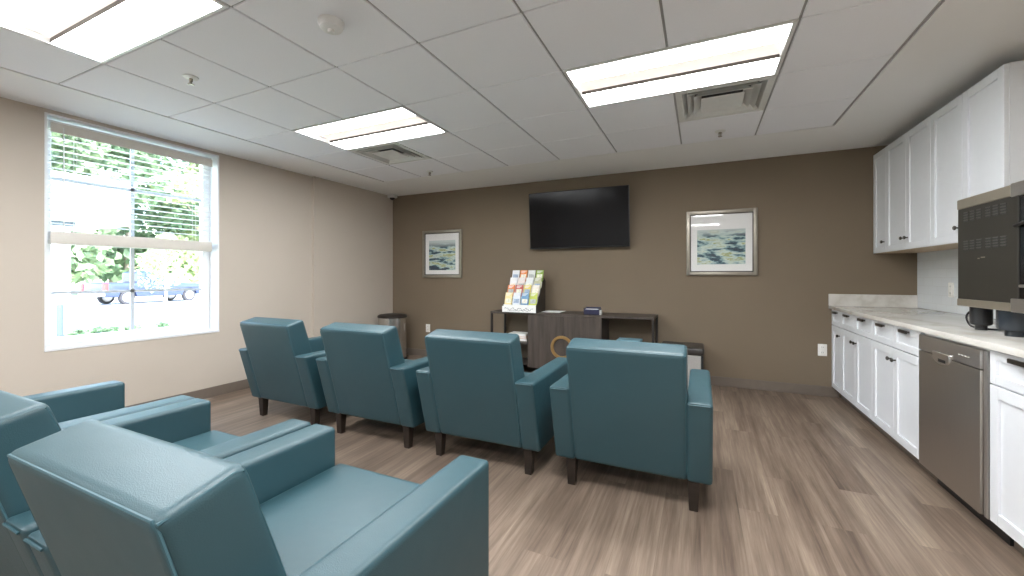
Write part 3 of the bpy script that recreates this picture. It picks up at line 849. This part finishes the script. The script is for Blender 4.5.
# step bin
t = thing('step_bin', 'round stainless steel bin with dark lid in the far left corner', 'bin', (-4.10, 4.70, 0))
MB().lathe([(.198, .03), (.200, .04), (.200, .612), (.001, .612), (.001, .03)], n=48).build('body', 'steel_can', t)
MB().lathe([(.206, .612), (.210, .616), (.208, .640), (.190, .652), (.10, .664), (.001, .662), (.001, .612)], n=48).build('lid', 'dark_steel', t)
MB().lathe([(.205, 0), (.207, .004), (.207, .030), (.001, .030), (.001, 0)], n=48).build('base_ring', 'black', t)
MB().box(-.05, .05, -.26, -.18, .006, .018, .004, 2).build('pedal', 'black', t)

# ------------------------------------------------------------------ outside the window
GZ = -.20
def sheet(name, pts, mat):
    bm = bmesh.new(); top = [bm.verts.new(p) for p in pts]; bot = [bm.verts.new((p[0], p[1], p[2] - .3)) for p in pts]
    bm.faces.new(top); bm.faces.new(list(reversed(bot))); n = len(pts)
    for i in range(n): bm.faces.new((top[i], bot[i], bot[(i + 1) % n], top[(i + 1) % n]))
    bmesh.ops.recalc_face_normals(bm, faces=bm.faces)
    m = MB(); m._merge(bm); return struct(m.build(name, mat, smooth=False))
sheet('lawn', [(-4.68, -20, GZ), (-4.68, 40, GZ), (-27, 60, GZ - .20), (-27, -20, GZ - .20)], 'grass')
sheet('road', [(-27, -20, GZ - .22), (-27, 60, GZ - .22), (-38, 60, GZ - .22), (-38, -20, GZ - .22)], 'asphalt')
sheet('far_lawn', [(-38, -20, GZ - .15), (-38, 60, GZ - .15), (-90, 90, GZ + .6), (-90, -20, GZ + .6)], 'grass')

t = thing('porch_column', 'white square porch column outside at the left of the window', 'column', (-14.2, 4.17, GZ - .12))
MB().box(-.28, .28, -.36, .36, 0, 2.86, .01, 1).build('shaft', 'white_stucco', t)
MB().box(-.36, .36, -.44, .44, 0, .22, .01, 1).build('plinth', 'white_stucco', t)
MB().box(-.34, .34, -.42, .42, 2.74, 2.86, .01, 1).build('capital', 'bollard', t)
t = thing('porch_canopy', 'white porch canopy with a deep fascia seen through the blind', 'canopy', (-14.2, 3.2, 2.535))
MB().box(-2.5, .45, -3.0, 2.38, 0, .10, .01, 1).build('soffit', 'white_stucco', t)
MB().box(-2.6, .55, -3.1, 2.42, .10, 1.02, .02, 1).build('fascia', 'white_stucco', t)
MB().box(-2.66, .61, -3.16, 2.48, 1.02, 1.12, .01, 1).build('coping', 'white_stucco', t)
t = thing('bollard', 'short grey blue bollard on the lawn before the white column', 'bollard', (-13.2, 4.12, GZ - .13))
MB().lathe([(.060, 0), (.060, .86), (.050, .90), (.001, .915), (.001, 0)], n=20).build('post', 'bollard', t)
MB().lathe([(.15, 0), (.15, .03), (.062, .05), (.062, 0)], n=20).build('base', 'bollard', t)

# pickup truck, local x = forwards
tr = thing('pickup_truck', 'dark blue crew cab pickup truck parked on the road outside', 'truck', (-31.5, 13.75, GZ - .22), PI / 2 + .20)
def arc(cx, r, n=10): return [(cx + r * math.cos(PI - PI * k / n), .42 + r * math.sin(PI - PI * k / n)) for k in range(n + 1)]
low = [(-2.85, .50), (-2.25, .45)] + arc(-1.75, .46) + [(-1.2, .42), (1.25, .42)] + arc(1.85, .46) + [(2.4, .45), (2.85, .52), (2.88, .95), (2.80, 1.12), (1.35, 1.22), (.9, 1.26), (-1.0, 1.26), (-2.85, 1.24)]
MB().prism([(p_[0], p_[1]) for p_ in low], -.95, .95, 'y', .03, 2).build('body', 'truck_paint', tr)
cab = [(-.95, 1.22), (1.35, 1.20), (.55, 1.86), (.30, 1.92), (-.75, 1.92), (-.92, 1.82)]
cb = MB(); cb.prism(cab, -.82, .82, 'y', .04, 2)
cb.build('cab', 'truck_paint', tr)
wm = MB()
for s in (-1, 1):
    y0, y1 = sorted((s * .800, s * .832))
    wm.prism([(-.82, 1.30), (-.10, 1.30), (-.10, 1.80), (-.78, 1.80)], y0, y1, 'y'); wm.prism([(0, 1.30), (1.02, 1.30), (.48, 1.80), (0, 1.80)], y0, y1, 'y')
wm.prism([(-.965, 1.32), (-.935, 1.32), (-.925, 1.78), (-.945, 1.78)], -.68, .68, 'y')
wm.build('window', 'truck_glass', tr)
bedm = MB(); bedm.box(-2.78, -1.02, -.80, .80, 1.255, 1.275); bedm.build('bed_cover', 'tyre', tr)
for wx in (-1.75, 1.85):
    for s in (-1, 1):
        y0 = s * .80
        wh = MB().lathe([(.30, -.12), (.38, -.12), (.40, -.08), (.40, .08), (.38, .12), (.30, .12)], (wx, y0, .40), 28, 'y').build('wheel', 'tyre', tr)
        MB().lathe([(.001, -.124), (.25, -.124), (.30, -.11), (.30, .11), (.25, .124), (.001, .124)], (wx, y0, .40), 24, 'y').build('rim', 'rim', wh)
for s in (-1, 1):
    y0, y1 = sorted((s * .74, s * .955)); MB().box(-2.875, -2.72, y0, y1, .82, 1.22, .01, 1).build('tail_light', 'tail_red', tr)
MB().box(-3.0, -2.84, -.92, .92, .50, .68, .03, 2).build('rear_bumper', 'rim', tr)
MB().box(2.84, 3.0, -.92, .92, .48, .70, .03, 2).build('front_bumper', 'rim', tr)
hd = MB()
for s in (-1, 1): y0, y1 = sorted((s * .55, s * .93)); hd.box(2.80, 2.895, y0, y1, .85, 1.05, .01, 1)
hd.build('headlight', 'rim', tr)

def tree(name, x, y, h_, spread, mat, label, base, n=1500, leaf=.5, group='trees across the road', bark='bark', trunk_r=.22, tz=GZ - .1):
    rng = random.Random(int(abs(x * 31 + y * 17)))
    t = thing(name, label, 'tree' if name != 'low_shrub' else 'shrub', (x, y, tz), rng.random() * 6, group)
    tk = MB(); top = h_ * .75
    tk.tube([(0, 0, 0), (.03 * h_ * .2, 0, top * .5), (0, .02 * h_ * .3, top)], [trunk_r, trunk_r * .75, trunk_r * .3], 8)
    for k in range(6):
        a = k * 1.05 + rng.random(); zb = base + (top - base) * k / 7
        tk.tube([(0, 0, zb), (math.cos(a) * spread * .3, math.sin(a) * spread * .3, zb + h_ * .08), (math.cos(a) * spread * .6, math.sin(a) * spread * .6, zb + h_ * .16)], [trunk_r * .4, trunk_r * .25, trunk_r * .1], 6)
    tk.build('trunk', bark, t)
    bl = []
    for k in range(14):
        a = rng.random() * 2 * PI; fr = (k + .5) / 14
        rad = spread * (.75 * math.sin(PI * (.18 + .72 * fr))) * (.35 + .65 * rng.random())
        bl.append((math.cos(a) * rad, math.sin(a) * rad, base + (h_ - base) * fr, spread * (.38 + .22 * rng.random()) * (1 - .35 * fr)))
    bm = bmesh.new()
    for i in range(n):
        cx, cy, cz, r_ = bl[rng.randrange(14)]
        d = Vector((rng.gauss(0, 1), rng.gauss(0, 1), rng.gauss(0, 1))).normalized() * r_ * (.55 + .5 * rng.random())
        c = Vector((cx, cy, max(cz + d.z * .85, base * .7))) + Vector((d.x, d.y, 0))
        u = Vector((rng.gauss(0, 1), rng.gauss(0, 1), rng.gauss(0, 1))).normalized()
        w = u.cross(Vector((rng.gauss(0, 1), rng.gauss(0, 1), rng.gauss(0, 1)))).normalized()
        s = leaf * (.6 + .7 * rng.random())
        bm.faces.new([bm.verts.new(c + u * s * .5), bm.verts.new(c + w * s * .28), bm.verts.new(c - u * s * .5), bm.verts.new(c - w * s * .28)])
    m = MB(); m._merge(bm); m.build('foliage', mat, t, smooth=False)
    return t
tree('broadleaf_tree', -44, 13.0, 13.5, 4.6, 'leaf_a', 'broad green tree across the road, behind the tailgate of the truck', 1.6, 3600, .75)
tree('broadleaf_tree', -46, 18.5, 15.5, 5.0, 'leaf_c', 'deep green tree across the road, behind the cab of the truck', 1.8, 4000, .8)
tree('broadleaf_tree', -43, 23.0, 14.5, 4.4, 'leaf_b', 'yellow green tree across the road, beyond the front of the truck', 1.5, 3600, .75)
tree('broadleaf_tree', -54, 20.5, 18.0, 5.5, 'leaf_a', 'tallest green tree across the road, rising behind the others in midwindow', 2.2, 3600, .95)
tree('broadleaf_tree', -52, 28.0, 17.0, 5.5, 'leaf_c', 'deep green tree at the right hand edge of the window view', 2.0, 3600, .9)
tree('broadleaf_tree', -56, 14.0, 16.5, 5.5, 'leaf_b', 'pale green tree at the left, behind the porch canopy', 2.2, 3400, .9)
tree('sapling', -14.6, 6.78, 2.75, .72, 'leaf_b', 'slim young tree with a pale trunk on the lawn in front of the truck', 1.35, 900, .14, None, 'pale_bark', .045, GZ - .14)
for x, y, lb in ((-13.5, 4.55, 'low green shrub on the lawn immediately right of the bollard'), (-13.4, 4.83, 'low green shrub second to the right of the bollard'), (-13.4, 5.08, 'low green shrub on the lawn midway between bollard and window centre bar'), (-13.4, 5.52, 'low green shrub on the lawn below the window centre bar'), (-13.3, 6.10, 'low green shrub on the lawn beside the foot of the young tree')):
    tree('low_shrub', x, y, .24, .22, 'leaf_c', lb, .06, 420, .10, 'low shrubs on the lawn', 'bark', .015, GZ - .13)

# ------------------------------------------------------------------ sky, sun, camera
wd = bpy.data.worlds.new('World'); scene.world = wd; wd.use_nodes = True
nt = wd.node_tree; bg = nt.nodes['Background']
sky = nt.nodes.new('ShaderNodeTexSky'); sky.sky_type = 'NISHITA'; sky.sun_disc = False
sky.sun_elevation = math.radians(55); sky.sun_rotation = math.radians(120); sky.air_density = 1.2; sky.dust_density = 1.5
nt.links.new(sky.outputs[0], bg.inputs['Color']); bg.inputs['Strength'].default_value = 0.45
sl = bpy.data.lights.new('sun', 'SUN'); sl.energy = 4.2; sl.angle = .01; sl.color = (1, .96, .9)
so = bpy.data.objects.new('sun', sl); COL.objects.link(so)
d = Vector((-.62, .25, -1.0)).normalized()          # direction light travels: over this building towards the road
so.rotation_euler = d.to_track_quat('-Z', 'Y').to_euler(); so.location = (5, -5, 12)

cam = bpy.data.cameras.new('camera'); co = bpy.data.objects.new('camera', cam); COL.objects.link(co)
cam.sensor_fit = 'HORIZONTAL'; cam.sensor_width = 36; cam.lens = 409.0 / 1024 * 36
cam.shift_y = -(288 - 276.3) / 1024
co.location = (0, 0, 1.211); co.rotation_euler = (PI / 2, 0, .433)
cam.clip_start = .02; cam.clip_end = 400
scene.camera = co
vs = scene.view_settings
scene.display_settings.display_device = 'sRGB'
vs.view_transform = 'Standard'; vs.look = 'None'; vs.exposure = 2.34; vs.gamma = 1.0; vs.use_curve_mapping = False
